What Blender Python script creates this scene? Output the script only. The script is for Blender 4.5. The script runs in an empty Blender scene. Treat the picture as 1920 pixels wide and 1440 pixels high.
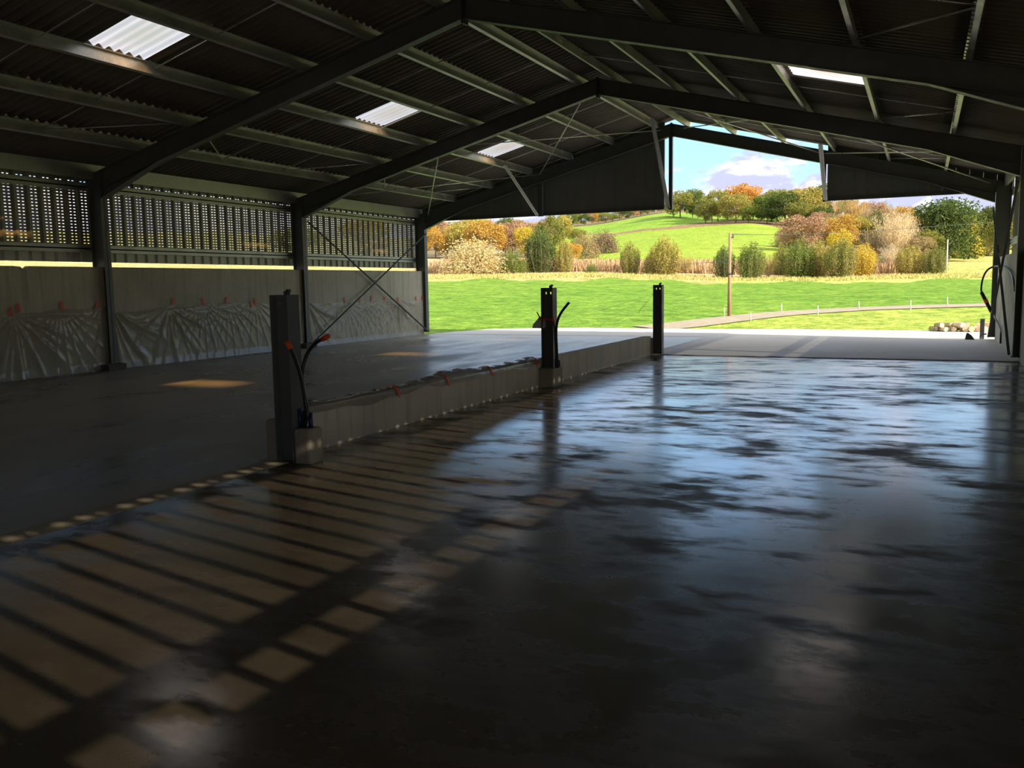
import bpy, math, random
from mathutils import Vector, Matrix
random.seed(7)
SC = bpy.context.scene
COL = SC.collection

# ------------------------------------------------------------------ camera
F, YAW, PIT, ROL = 1638.71, math.radians(-25.165), math.radians(-6.493), math.radians(-0.932)
CX, CY, H = 5.30, -6.401, 1.6
S = 6.286                       # bay length
XC = -1.381                     # ridge line
DI = 8.248                      # ridge line to inner column face
fw = Vector((math.sin(YAW)*math.cos(PIT), math.cos(YAW)*math.cos(PIT), math.sin(PIT)))
rt0 = Vector((math.cos(YAW), -math.sin(YAW), 0)); up0 = rt0.cross(fw)
rt = rt0*math.cos(ROL)+up0*math.sin(ROL); up = -rt0*math.sin(ROL)+up0*math.cos(ROL)
cam = bpy.data.objects.new('camera', bpy.data.cameras.new('camera')); COL.objects.link(cam)
cam.data.sensor_width = 36; cam.data.lens = F*36/1920; cam.data.clip_end = 3000; cam.data.clip_start = .05
cam.matrix_world = Matrix(((rt.x, up.x, -fw.x, CX), (rt.y, up.y, -fw.y, CY), (rt.z, up.z, -fw.z, H), (0, 0, 0, 1)))
SC.camera = cam
EYE = Vector((CX, CY, H))
def ray(u, v): return fw+rt*((u-960)/F)-up*((v-720)/F)
def elev(u, v):
    d = ray(u, v); return d.z/math.hypot(d.x, d.y)
def azim(u):
    d = ray(u, 528); return math.atan2(d.x, d.y)

# ------------------------------------------------------------------ helpers
def tag(o, label=None, cat=None, group=None, kind=None):
    if label: o['label'] = label
    if cat: o['category'] = cat
    if group: o['group'] = group
    if kind: o['kind'] = kind
    return o
def empty(name, loc=(0, 0, 0), rz=0):
    o = bpy.data.objects.new(name, None); COL.objects.link(o); o.location = loc; o.rotation_euler = (0, 0, rz); o.empty_display_size = .2
    return o
class MB:
    def __init__(s): s.v = []; s.f = []; s.sm = []
    def add(s, vs, fs, smooth=False):
        b = len(s.v); s.v += [tuple(x) for x in vs]; s.f += [tuple(i+b for i in f) for f in fs]; s.sm += [smooth]*len(fs); return s
    def box(s, x0, x1, y0, y1, z0, z1):
        vs = [(x, y, z) for x in (x0, x1) for y in (y0, y1) for z in (z0, z1)]
        return s.add(vs, [(0, 1, 3, 2), (4, 6, 7, 5), (0, 4, 5, 1), (2, 3, 7, 6), (0, 2, 6, 4), (1, 5, 7, 3)])
    def prism(s, poly, a0, a1, ax='y'):
        n = len(poly)
        P = (lambda p, a: (p[0], a, p[1])) if ax == 'y' else (lambda p, a: (a, p[0], p[1])) if ax == 'x' else (lambda p, a: (p[0], p[1], a))
        vs = [P(p, a0) for p in poly]+[P(p, a1) for p in poly]
        fs = [tuple(range(n)), tuple(range(2*n-1, n-1, -1))]+[(i, n+i, n+(i+1) % n, (i+1) % n) for i in range(n)]
        return s.add(vs, fs)
    def bar(s, a, b, w, h, up=(0, 0, 1)):
        a = Vector(a); b = Vector(b); d = (b-a).normalized(); u = Vector(up)
        r = d.cross(u)
        if r.length < 1e-4: r = d.cross(Vector((1, 0, 0)))
        r.normalize(); u = r.cross(d)
        vs = [p+r*(i*w/2)+u*(j*h/2) for p in (a, b) for i in (-1, 1) for j in (-1, 1)]
        return s.add(vs, [(0, 1, 3, 2), (4, 6, 7, 5), (0, 4, 5, 1), (2, 3, 7, 6), (0, 2, 6, 4), (1, 5, 7, 3)])
    def tube(s, pts, rad, n=8, cap=True):
        pts = [Vector(p) for p in pts]; m = len(pts)
        if not hasattr(rad, '__len__'): rad = [rad]*m
        ref = None; vs = []
        for i, p in enumerate(pts):
            t = (pts[min(i+1, m-1)]-pts[max(i-1, 0)]).normalized()
            if ref is None: ref = Vector((1, 0, 0)) if abs(t.x) < .8 else Vector((0, 1, 0))
            r = t.cross(ref).normalized(); ref = r.cross(t)
            for k in range(n):
                a = 2*math.pi*k/n; vs.append(p+(r*math.cos(a)+ref*math.sin(a))*rad[i])
        fs = [(i*n+k, i*n+(k+1) % n, (i+1)*n+(k+1) % n, (i+1)*n+k) for i in range(m-1) for k in range(n)]
        s.add(vs, fs, True)
        if cap:
            b = len(s.v)-m*n
            s.f += [tuple(b+k for k in range(n))[::-1], tuple(b+(m-1)*n+k for k in range(n))]; s.sm += [False, False]
        return s
    def build(s, name, mat, parent=None, bevel=0, loc=None):
        me = bpy.data.meshes.new(name); me.from_pydata(s.v, [], s.f); me.update()
        me.polygons.foreach_set('use_smooth', s.sm)
        if mat: me.materials.append(mat)
        o = bpy.data.objects.new(name, me); COL.objects.link(o)
        if parent: o.parent = parent
        if loc: o.location = loc
        if bevel:
            m = o.modifiers.new('b', 'BEVEL'); m.width = bevel; m.segments = 2; m.limit_method = 'ANGLE'
        return o
def spline(pts, n=8):
    P = [Vector(p) for p in pts]; P = [P[0]*2-P[1]]+P+[P[-1]*2-P[-2]]; out = []
    for i in range(1, len(P)-2):
        a, b, c, d = P[i-1:i+3]
        for k in range(n):
            t = k/n; out.append(.5*((2*b)+(c-a)*t+(2*a-5*b+4*c-d)*t*t+(3*b-a-3*c+d)*t**3))
    out.append(P[-2]); return out

# ------------------------------------------------------------------ materials
def newmat(name):
    m = bpy.data.materials.new(name); m.use_nodes = True; nt = m.node_tree; nt.nodes.clear()
    out = nt.nodes.new('ShaderNodeOutputMaterial'); return m, nt, out
def N(nt, t, **k):
    n = nt.nodes.new(t)
    for a, b in k.items():
        if a in ('op',): n.operation = b
        else: setattr(n, a, b)
    return n
def L(nt, a, b): nt.links.new(a, b)
def coords(nt, kind='Object', scale=(1, 1, 1)):
    tc = N(nt, 'ShaderNodeTexCoord'); mp = N(nt, 'ShaderNodeMapping'); mp.inputs['Scale'].default_value = scale
    L(nt, tc.outputs[kind], mp.inputs[0]); return mp.outputs[0]
def noise(nt, vec, sc, det=4, rough=.55, dist=0):
    n = N(nt, 'ShaderNodeTexNoise'); n.inputs['Scale'].default_value = sc; n.inputs['Detail'].default_value = det
    n.inputs['Roughness'].default_value = rough; n.inputs['Distortion'].default_value = dist
    if vec: L(nt, vec, n.inputs['Vector'])
    return n.outputs['Fac']
def ramp(nt, fac, stops, interp='LINEAR'):
    r = N(nt, 'ShaderNodeValToRGB'); cr = r.color_ramp; cr.interpolation = interp
    while len(cr.elements) < len(stops): cr.elements.new(.5)
    for e, (p, c) in zip(cr.elements, stops):
        e.position = p; e.color = (c[0], c[1], c[2], 1) if hasattr(c, '__len__') else (c, c, c, 1)
    L(nt, fac, r.inputs[0]); return r.outputs[0]
def mixc(nt, f, a, b, mode='MIX'):
    m = N(nt, 'ShaderNodeMixRGB', blend_type=mode)
    for i, x in zip((0, 1, 2), (f, a, b)):
        if hasattr(x, 'is_linked') or hasattr(x, 'links'): L(nt, x, m.inputs[i])
        else: m.inputs[i].default_value = (x if i == 0 else (x[0], x[1], x[2], 1))
    return m.outputs[0]
def math_(nt, op, a, b=0, c=0):
    m = N(nt, 'ShaderNodeMath', op=op)
    for i, x in enumerate((a, b, c)):
        if hasattr(x, 'links'): L(nt, x, m.inputs[i])
        else: m.inputs[i].default_value = x
    return m.outputs[0]
def princ(nt, out, col, rough=.5, metal=0, spec=.5, bump=None, bstr=.2, bdist=.02):
    p = N(nt, 'ShaderNodeBsdfPrincipled')
    for k, x in (('Base Color', col), ('Roughness', rough), ('Metallic', metal), ('Specular IOR Level', spec)):
        if hasattr(x, 'links'): L(nt, x, p.inputs[k])
        else: p.inputs[k].default_value = (x[0], x[1], x[2], 1) if k == 'Base Color' else x
    if bump is not None:
        b = N(nt, 'ShaderNodeBump'); b.inputs['Strength'].default_value = bstr; b.inputs['Distance'].default_value = bdist
        L(nt, bump, b.inputs['Height']); L(nt, b.outputs[0], p.inputs['Normal'])
    if out: L(nt, p.outputs[0], out.inputs[0])
    return p
def simple(name, col, rough=.5, metal=0, var=.25, nsc=6, bstr=.15, spec=.5, lo=None):
    m, nt, out = newmat(name); v = coords(nt); n = noise(nt, v, nsc, 5, .6)
    c2 = lo or tuple(x*(1-var) for x in col); c1 = tuple(min(1, x*(1+var)) for x in col)
    c = ramp(nt, n, [(.3, c2), (.7, c1)])
    r = ramp(nt, noise(nt, v, nsc*2.3, 3), [(.3, max(0, rough-.1)), (.7, min(1, rough+.1))])
    princ(nt, out, c, r, metal, spec, n, bstr, .01); return m
M = {}
M['steel'] = simple('primed_steel', (.12, .125, .12), .5, .0, .12, 3)
M['steel_end'] = simple('dark_steel', (.05, .055, .06), .5, .0, .12, 3)
def galv(name, a, b, r=.38):
    m, nt, out = newmat(name); v = coords(nt)
    n1 = noise(nt, v, 2.2, 6, .65); n2 = noise(nt, v, 38, 2)
    c = mixc(nt, .35, ramp(nt, n1, [(.3, a), (.7, b)]), ramp(nt, n2, [(.35, a), (.65, b)]))
    princ(nt, out, c, ramp(nt, n1, [(.3, r-.1), (.7, r+.15)]), .6, .5, n2, .05, .003); return m
M['galv'] = galv('galvanised_steel', (.34, .35, .32), (.62, .63, .57))
M['galvd'] = galv('weathered_galvanised_steel', (.30, .31, .28), (.5, .5, .45), .45)
M['rod'] = galv('zinc_rod', (.5, .5, .48), (.75, .75, .72), .3)
def concrete(name, a, b, rough=(.7, .9), sc=.8, streak=False, bstr=.25):
    m, nt, out = newmat(name); v = coords(nt)
    n1 = noise(nt, v, sc, 8, .62); n2 = noise(nt, v, 45, 3, .6)
    c = ramp(nt, n1, [(.28, a), (.5, tuple((x+y)/2 for x, y in zip(a, b))), (.74, b)])
    c = mixc(nt, .12, c, ramp(nt, n2, [(.3, 0.0), (.7, 1.0)]), 'OVERLAY')
    if streak:
        st = noise(nt, coords(nt, 'Object', (1, 5, .35)), 1.4, 5, .6)
        c = mixc(nt, math_(nt, 'MULTIPLY', ramp(nt, st, [(.5, 0), (.7, 1)]), .45), c, tuple(x*.5 for x in a))
    princ(nt, out, c, ramp(nt, n1, [(.3, rough[0]), (.7, rough[1])]), 0, .4, n2, bstr, .004); return m
M['conc_wall'] = concrete('precast_concrete', (.44, .40, .30), (.66, .61, .48), streak=True)
M['conc_low'] = concrete('pale_cast_concrete', (.55, .495, .39), (.74, .68, .55), streak=True)
M['conc_block'] = concrete('rough_concrete', (.26, .22, .17), (.42, .37, .29), bstr=.6)
M['conc_dark'] = concrete('damp_dark_concrete', (.09, .08, .065), (.16, .145, .115), bstr=.6)  # darker tone of the rough concrete, for the column footings
M['conc_sand'] = concrete('sandy_concrete_edge', (.38, .32, .23), (.55, .47, .34), bstr=.7)
M['conc_apron'] = concrete('dry_concrete_apron', (.44, .42, .39), (.58, .555, .52), (.55, .8), .5)
# dry slab in the left bay: matt with faint damp streaks
def left_floor():
    m, nt, out = newmat('left_bay_slab'); v = coords(nt); vs = coords(nt, 'Object', (1.6, .55, 1))
    n1 = noise(nt, vs, .6, 6, .55, .1); n2 = noise(nt, v, 2.5, 6, .6); n3 = noise(nt, v, 60, 3)
    c = ramp(nt, n1, [(.38, (.17, .145, .11)), (.47, (.34, .315, .26)), (.58, (.52, .49, .43))])
    c = mixc(nt, .3, c, ramp(nt, n2, [(.3, (.22, .205, .175)), (.7, (.42, .395, .34))]))
    r = ramp(nt, n1, [(.38, .24), (.5, .34), (.62, .5)])
    princ(nt, out, c, r, 0, .5, mixc(nt, .5, n2, n3), .05, .005); return m
M['floor_l'] = left_floor()
# freshly poured wet slab: broken film of water
def wet_floor():
    m, nt, out = newmat('wet_slab'); v = coords(nt)
    w1 = noise(nt, coords(nt, 'Object', (.6, 1, 1)), .75, 7, .62, .1); w2 = noise(nt, coords(nt, 'Object', (.5, 1, 1)), 2.9, 7, .62, .2)
    w = mixc(nt, .55, w1, w2)
    wet = ramp(nt, w, [(.36, 1.0), (.50, .5), (.64, 0.0)])
    fine = noise(nt, v, 14, 5, .65)
    base = ramp(nt, noise(nt, v, .9, 5), [(.3, (.088, .068, .043)), (.7, (.115, .09, .058))])
    c = mixc(nt, wet, base, mixc(nt, .3, base, (.05, .04, .028)))
    r = mixc(nt, .12, ramp(nt, w, [(.40, .15), (.48, .20), (.53, .33), (.60, .6)]), ramp(nt, fine, [(.3, .1), (.7, .5)]))
    p = princ(nt, out, c, r, 0, .5, mixc(nt, .5, w2, fine), .03, .01)
    L(nt, ramp(nt, w, [(.40, 1.0), (.48, .8), (.54, .35), (.62, .15)]), p.inputs['Specular IOR Level'])
    L(nt, ramp(nt, w, [(.40, .95), (.49, .6), (.56, .0)]), p.inputs['Coat Weight']); p.inputs['Coat Roughness'].default_value = .16; p.inputs['Coat IOR'].default_value = 1.6
    return m
M['floor_w'] = wet_floor()
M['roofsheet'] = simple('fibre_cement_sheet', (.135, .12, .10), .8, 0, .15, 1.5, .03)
M['gable'] = simple('dark_gable_cladding', (.17, .175, .16), .55, .0, .08, 2, .02)
def clad(name, strips, zlo, zhi, dash, col=(.32, .31, .26), average=None):
    """corrugated cladding: perforated strips within each rib period (0.275 m)"""
    m, nt, out = newmat(name); tc = N(nt, 'ShaderNodeTexCoord'); sp = N(nt, 'ShaderNodeSeparateXYZ'); L(nt, tc.outputs['Object'], sp.inputs[0])
    ph = math_(nt, 'MULTIPLY', math_(nt, 'FRACT', math_(nt, 'DIVIDE', math_(nt, 'ADD', sp.outputs['Y'], 100*.275), .275)), .275)
    s = None
    for a, b in strips:
        k = math_(nt, 'MULTIPLY', math_(nt, 'GREATER_THAN', ph, a), math_(nt, 'LESS_THAN', ph, b))
        s = k if s is None else math_(nt, 'MAXIMUM', s, k)
    z = math_(nt, 'MULTIPLY', math_(nt, 'GREATER_THAN', sp.outputs['Z'], zlo), math_(nt, 'LESS_THAN', sp.outputs['Z'], zhi))
    h = math_(nt, 'MULTIPLY', s, z)
    if average is None:
        d = math_(nt, 'LESS_THAN', math_(nt, 'FRACT', math_(nt, 'DIVIDE', sp.outputs['Z'], dash)), .23)
        h = math_(nt, 'MULTIPLY', h, d)
    else: h = math_(nt, 'MULTIPLY', h, average)
    n = noise(nt, coords(nt, 'Object', (1, 1, .2)), 2, 4)
    p = princ(nt, None, ramp(nt, n, [(.3, tuple(x*.8 for x in col)), (.7, col)]), .45, .35)
    tl = N(nt, 'ShaderNodeBsdfTransparent'); mx = N(nt, 'ShaderNodeMixShader')
    L(nt, h, mx.inputs[0]); L(nt, p.outputs[0], mx.inputs[1]); L(nt, tl.outputs[0], mx.inputs[2]); L(nt, mx.outputs[0], out.inputs[0]); return m
M['clad_l'] = clad('perforated_cladding_left', [(.07, .112), (.158, .20)], 2.40, 3.84, .061)
M['clad_r'] = clad('perforated_cladding_right', [(.039, .236)], 2.0, 3.98, .061, average=.19)
def skylight():
    m, nt, out = newmat('translucent_sheet')
    a = N(nt, 'ShaderNodeBsdfTranslucent'); a.inputs[0].default_value = (.50, .51, .56, 1)
    b = N(nt, 'ShaderNodeBsdfTransparent'); b.inputs[0].default_value = (1, .60, .22, 1)
    mx = N(nt, 'ShaderNodeMixShader'); tc = N(nt, 'ShaderNodeTexCoord'); sp = N(nt, 'ShaderNodeSeparateXYZ'); L(nt, tc.outputs['Generated'], sp.inputs[0])
    q = [math_(nt, 'SINE', math_(nt, 'MULTIPLY', sp.outputs[k], math.pi)) for k in ('X', 'Y')]
    f = math_(nt, 'MULTIPLY', math_(nt, 'POWER', math_(nt, 'MULTIPLY', q[0], q[1]), 1.3), .42); L(nt, f, mx.inputs[0])   # transparency faded towards the edges to soften the sun patches on the floor
    L(nt, a.outputs[0], mx.inputs[1]); L(nt, b.outputs[0], mx.inputs[2]); L(nt, mx.outputs[0], out.inputs[0]); return m
M['sky'] = skylight()
def plastic(name, alpha, col):
    m, nt, out = newmat(name); v = coords(nt)
    n = noise(nt, coords(nt, 'Object', (2, 2, .7)), 3, 5, .6)
    p = princ(nt, None, col, .16, 0, .9, n, .25, .03)
    t = N(nt, 'ShaderNodeBsdfTransparent'); mx = N(nt, 'ShaderNodeMixShader'); mx.inputs[0].default_value = alpha
    L(nt, t.outputs[0], mx.inputs[1]); L(nt, p.outputs[0], mx.inputs[2]); L(nt, mx.outputs[0], out.inputs[0]); return m
M['plastic'] = plastic('clear_plastic_sheet', .42, (.52, .48, .38))
M['plastic2'] = plastic('dusty_plastic_sheet', .8, (.38, .34, .27))
M['bag'] = plastic('white_plastic_bag', .9, (.75, .72, .62))
M['tape'] = simple('orange_tape', (.85, .10, .02), .5, 0, .08)
M['black'] = simple('black_rubber', (.012, .012, .014), .35, 0, .1)
M['blue'] = simple('dark_blue_plastic', (.015, .02, .09), .4, 0, .1)
M['wood'] = simple('weathered_pole_wood', (.33, .19, .12), .8, 0, .2, 3)
M['stake'] = simple('pale_stake_wood', (.62, .58, .47), .8, 0, .15, 3)
M['log'] = simple('cut_wood', (.70, .55, .36), .8, 0, .2, 9)
M['bark'] = simple('mossy_bark', (.38, .36, .17), .9, 0, .3, 9)
M['gravel'] = simple('gravel_track', (.29, .25, .18), .95, 0, .15, 3)
M['trunk'] = simple('tree_bark', (.20, .15, .10), .9, 0, .3, 9)
M['wire'] = simple('dark_wire', (.06, .06, .06), .5)

# ------------------------------------------------------------------ light
SUNDIR = Vector((-1, .212, -.52)).normalized()
sl = bpy.data.lights.new('sun', 'SUN'); so = bpy.data.objects.new('sun', sl); COL.objects.link(so)
sl.energy = 8.0; sl.angle = math.radians(.45); sl.color = (1, .87, .68)
so.rotation_euler = SUNDIR.to_track_quat('-Z', 'Y').to_euler(); so.location = (40, -8, 30)
w = bpy.data.worlds.new('world'); SC.world = w; w.use_nodes = True; nt = w.node_tree; nt.nodes.clear()
wo = N(nt, 'ShaderNodeOutputWorld'); bg = N(nt, 'ShaderNodeBackground'); L(nt, bg.outputs[0], wo.inputs[0])
tc = N(nt, 'ShaderNodeTexCoord'); sp = N(nt, 'ShaderNodeSeparateXYZ'); L(nt, tc.outputs['Generated'], sp.inputs[0])
grad = ramp(nt, sp.outputs['Z'], [(0, (.62, .80, .98)), (.12, (.40, .68, .97)), (.26, (.30, .54, .93)), (.42, (.80, .84, .92)), (1, (1.05, 1.03, .98))])
mp = N(nt, 'ShaderNodeMapping'); mp.inputs['Scale'].default_value = (1, 1, 2.4); mp.inputs['Location'].default_value = (.35, .1, 0.0); L(nt, tc.outputs['Generated'], mp.inputs[0])
cn = noise(nt, mp.outputs[0], 10, 9, .6, .3)
low = ramp(nt, sp.outputs['Z'], [(0, .32), (.07, .28), (.11, .15), (.15, -.04)])
cm = ramp(nt, math_(nt, 'ADD', cn, low), [(.55, 0), (.64, 1)])
cshade = ramp(nt, noise(nt, mp.outputs[0], 16, 7, .6, .2), [(.44, (.46, .48, .66)), (.56, (.90, .90, .93))])
skyc = mixc(nt, cm, grad, cshade)
L(nt, skyc, bg.inputs[0]); bg.inputs[1].default_value = 1.1

# ------------------------------------------------------------------ terrain
ROWS = [(0, None), (30, None), (85, [500, 508, 516, 514, 512, 516, 520, 520, 515, 513, 512, 512]), (130, [480, 487, 495, 492, 488, 478, 474, 482, 488, 490, 488, 490]),
        (180, [455, 462, 474, 474, 466, 452, 446, 453, 468, 468, 464, 462]), (250, [438, 450, 468, 462, 449, 432, 421, 432, 450, 452, 448, 445]),
        (330, [430, 440, 458, 445, 425, 400, 404, 412, 432, 436, 430, 428]), (450, [425, 436, 448, 438, 415, 392, 396, 400, 408, 415, 410, 410]),
        (900, [440, 446, 455, 448, 440, 425, 425, 425, 425, 430, 430, 430])]
UX = [-2500, 400, 780, 950, 1100, 1250, 1400, 1550, 1700, 1870, 2300, 4000]
AZ = [math.radians(-180) if u == -2500 else math.radians(180) if u == 4000 else azim(u) for u in UX]
def rowz(k, a):
    r, vs = ROWS[k]
    if vs is None: return -.10
    a = max(AZ[0], min(AZ[-1], a)); i = 0
    while i < len(AZ)-2 and a > AZ[i+1]: i += 1
    t = (a-AZ[i])/(AZ[i+1]-AZ[i]); t = t*t*(3-2*t)*.5+t*.5
    e = [elev(max(-400, min(2300, UX[j])), vs[j]) for j in (i, i+1)]
    return H+r*(e[0]*(1-t)+e[1]*t)
def ground(x, y):
    dx, dy = x-CX, y-CY; r = math.hypot(dx, dy); a = math.atan2(dx, dy); k = 0
    while k < len(ROWS)-2 and r > ROWS[k+1][0]: k += 1
    r0, r1 = ROWS[k][0], ROWS[k+1][0]; t = min(1, (r-r0)/(r1-r0))
    return rowz(k, a)*(1-t)+rowz(k+1, a)*t
def polar(a, r): return (CX+r*math.sin(a), CY+r*math.cos(a))
def onground(u, v, rmax=600):
    """point of the ground seen along one line of sight"""
    d = ray(u, v); d = d/math.hypot(d.x, d.y); r = 20; st = .25
    while r < rmax:
        p = EYE+d*r
        if p.z < ground(p.x, p.y): return Vector((p.x, p.y, ground(p.x, p.y)))
        r += st*(1 if r < 80 else 3)
    p = EYE+d*rmax; return Vector((p.x, p.y, ground(p.x, p.y)))
def lerpt(tab, x):
    if x <= tab[0][0]: return tab[0][1]
    for (a, b), (c, d) in zip(tab, tab[1:]):
        if x <= c: return b+(d-b)*(x-a)/(c-a)
    return tab[-1][1]
def uof(a): return lerpt([(AZ[i], UX[i]) for i in range(len(UX))], a)
track_pts = [onground(u, v) for u, v in [(1215, 616), (1262, 613), (1310, 607), (1367, 600), (1430, 593), (1500, 587), (1600, 581), (1700, 577), (1800, 574), (1870, 572), (1960, 569)]]
def track_side(x, y):   # >0 beyond the track
    best = 1e9; sgn = 1
    for p, q in zip(track_pts, track_pts[1:]):
        d = Vector((q.x-p.x, q.y-p.y)); e = Vector((x-p.x, y-p.y)); t = max(0, min(1, e.dot(d)/d.length_squared)); m = (e-d*t).length
        if m < best: best = m; sgn = 1 if d.x*e.y-d.y*e.x > 0 else -1
    return best*sgn
MEADOW = (.15, .28, .024); LIME = (.26, .37, .035); LIME2 = (.29, .38, .055); UPPER = (.21, .35, .035); HAY = (.42, .38, .13)
CORN = (.60, .45, .24); BROWN = (.25, .17, .09); DRY = (.42, .42, .12); WOODF = (.22, .17, .09)
def fieldcol(a, r, x, y):
    if y < 12 and r < 60: return (.30, .27, .21)
    u = uof(a)
    if u < 770 and r > 45: return (.40, .37, .14)
    edge = 78+3*math.sin(a*37)+2*math.sin(a*91)
    if r < edge-6:
        if r < 62 and u > 1180 and track_side(x, y) < 0: return LIME2
        return MEADOW
    if r < edge+3: return HAY if u < 1350 else (.45, .50, .12)
    if r < 100: return CORN if u < 1720 else DRY
    if u < 1000: return CORN if r < 150 else WOODF
    if u > 1720: return DRY if r < 210 else WOODF
    if u > 1500: return LIME if r < 140 and u < 1560 else WOODF
    # hill with two fields split by a brown bank
    bank = lerpt([(1060, 300), (1130, 262), (1250, 258), (1400, 262), (1500, 240)], u)
    if r < bank-4: return LIME if (r > 112 or u > 1230) else LIME2
    if r < bank+lerpt([(1060, 4), (1250, 5), (1330, 18), (1500, 34)], u): return BROWN
    return UPPER if r < 345 else WOODF
def build_terrain():
    rs = [3]; 
    while rs[-1] < 900: rs.append(rs[-1]+(1.5 if rs[-1] < 90 else 3 if rs[-1] < 360 else 30))
    azs = []; a = AZ[0]
    lo, hi = azim(300), azim(2000)
    while a < AZ[-1]:
        azs.append(a); a += math.radians(.22 if lo < a < hi else 1.5)
    vs = []; cs = []; fs = []; n = len(azs)
    for r in rs:
        for a in azs:
            x, y = polar(a, r); z = ground(x, y); vs.append((x, y, z)); cs.append(fieldcol(a, r, x, y))
    for j in range(len(rs)-1):
        for i in range(n-1): b = j*n+i; fs.append((b, b+1, b+n+1, b+n))
    me = bpy.data.meshes.new('ground'); me.from_pydata(vs, [], fs); me.update()
    ca = me.color_attributes.new('field', 'FLOAT_COLOR', 'POINT')
    ca.data.foreach_set('color', [k for c in cs for k in (c[0], c[1], c[2], 1)])
    me.polygons.foreach_set('use_smooth', [True]*len(fs))
    m, nt, out = newmat('fields'); at = N(nt, 'ShaderNodeVertexColor', layer_name='field'); v = coords(nt)
    n1 = noise(nt, v, .8, 8, .7); n2 = noise(nt, v, .05, 4, .5); n3 = noise(nt, v, 5, 4, .7)
    c = mixc(nt, 1, at.outputs[0], ramp(nt, n1, [(.33, (.55, .62, .5)), (.5, (1, 1, 1)), (.68, (1.45, 1.25, 1.6))]), 'MULTIPLY')
    c = mixc(nt, 1, c, ramp(nt, noise(nt, v, 2.6, 6, .75), [(.38, (.50, .62, .5)), (.52, (1, 1, 1)), (.66, (1.5, 1.3, 1.6))]), 'MULTIPLY')
    c = mixc(nt, 1, c, ramp(nt, n2, [(.35, (.85, .93, .8)), (.65, (1.12, 1.05, 1.15))]), 'MULTIPLY')
    princ(nt, out, c, .9, 0, .15, mixc(nt, .5, n1, n3), .8, .25)
    me.materials.append(m); o = bpy.data.objects.new('ground', me); COL.objects.link(o)
    tag(o, 'rolling green fields rising to wooded hills beyond the open barn end', 'field', None, 'structure')
build_terrain()

# ------------------------------------------------------------------ building shell
RS = .256; ZT = 6.10; ZB = 5.752; ZR = ZT+.18          # roof slope, rafter top / bottom, sheet underside at the ridge
def X(side, d): return XC+side*d
Y0, Y1 = -12.9, 3*S+.42
# floors
mb = MB(); mb.box(-.11, X(1, 8.5), Y0, -5.8, -.4, 0); o = mb.build('floor.004', M['conc_apron']); tag(o, 'unseen right bay slab behind the viewer, made pale to bounce sunlight', 'floor', None, 'structure')  # unseen stretch of floor, kept pale to bounce sun into the building
mb = MB(); mb.box(-.11, X(1, 8.5), -5.8, 2*S-.18, -.4, 0); o = mb.build('floor', M['floor_w']); tag(o, 'wet dark concrete slab of the right bay, streaked with water and striped by sunlight', 'floor', None, 'structure')
mb = MB(); mb.box(X(-1, 8.36), -.20, Y0, 3*S+.05, -.4, -.005); o = mb.build('floor.001', M['floor_l']); tag(o, 'matt grey concrete slab of the left bay beyond the low wall', 'floor', None, 'structure')
mb = MB(); mb.box(-.30, X(1, 8.36), 2*S-.17, 3*S+.05, -.4, .018)
e = [onground(u, v) for u, v in [(812, 628), (860, 622), (930, 617), (960, 613), (1000, 614), (1080, 613), (1240, 616), (1500, 617), (1740, 619), (1850, 621), (1960, 623)]]
o = mb.build('floor.002', M['conc_apron']); tag(o, 'pale dry concrete slab at the open end of the right bay', 'floor', None, 'structure')
pe = [(-9.7, 18.7), (-9.5, 20.2), (-9.0, 22.0), (-8.3, 23.2), (-7.9, 23.55), (-7.2, 23.3), (-5.5, 23.45), (-2.9, 23.25), (1.7, 23.4), (5.5, 23.2), (9.5, 22.9), (14, 22.5), (14, 18.9), (7.1, 18.9)]
rnd = random.Random(3); poly = []
for (a, b), (c, d) in zip(pe[:11], pe[1:12]):
    for k in range(8):
        t = k/8; poly.append((a+(c-a)*t+rnd.uniform(-.03, .03), b+(d-b)*t+rnd.uniform(-.07, .07)))
poly += [(14, 18.91), (-9.7, 18.91)]
mb = MB(); mb.prism(poly, -.4, 0.0, 'z'); o = mb.build('floor.003', M['conc_apron']); tag(o, 'sunlit pale concrete apron outside the open barn end', 'floor', None, 'structure')
mb = MB(); mb.box(-.20, .06, Y0, -.10, -.3, .004); o = mb.build('trim_1', M['conc_sand'], bevel=.006); tag(o, 'sandy concrete edge strip between the two slabs in front of the nearest post', 'kerb', None, 'structure')
mb = MB(); mb.box(-.30, -.11, -.10, 2*S, -.3, -.002); o = mb.build('trim_2', M['conc_sand']); tag(o, 'sandy footing strip under the low dividing wall', 'kerb', None, 'structure')
mb = MB(); mb.box(-9.95, 7.25, Y0-.12, Y0-.02, -.3, 6.3); o = mb.build('wall_back', M['gable']); tag(o, 'dark clad end wall behind the viewer', 'wall', None, 'structure')

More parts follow.
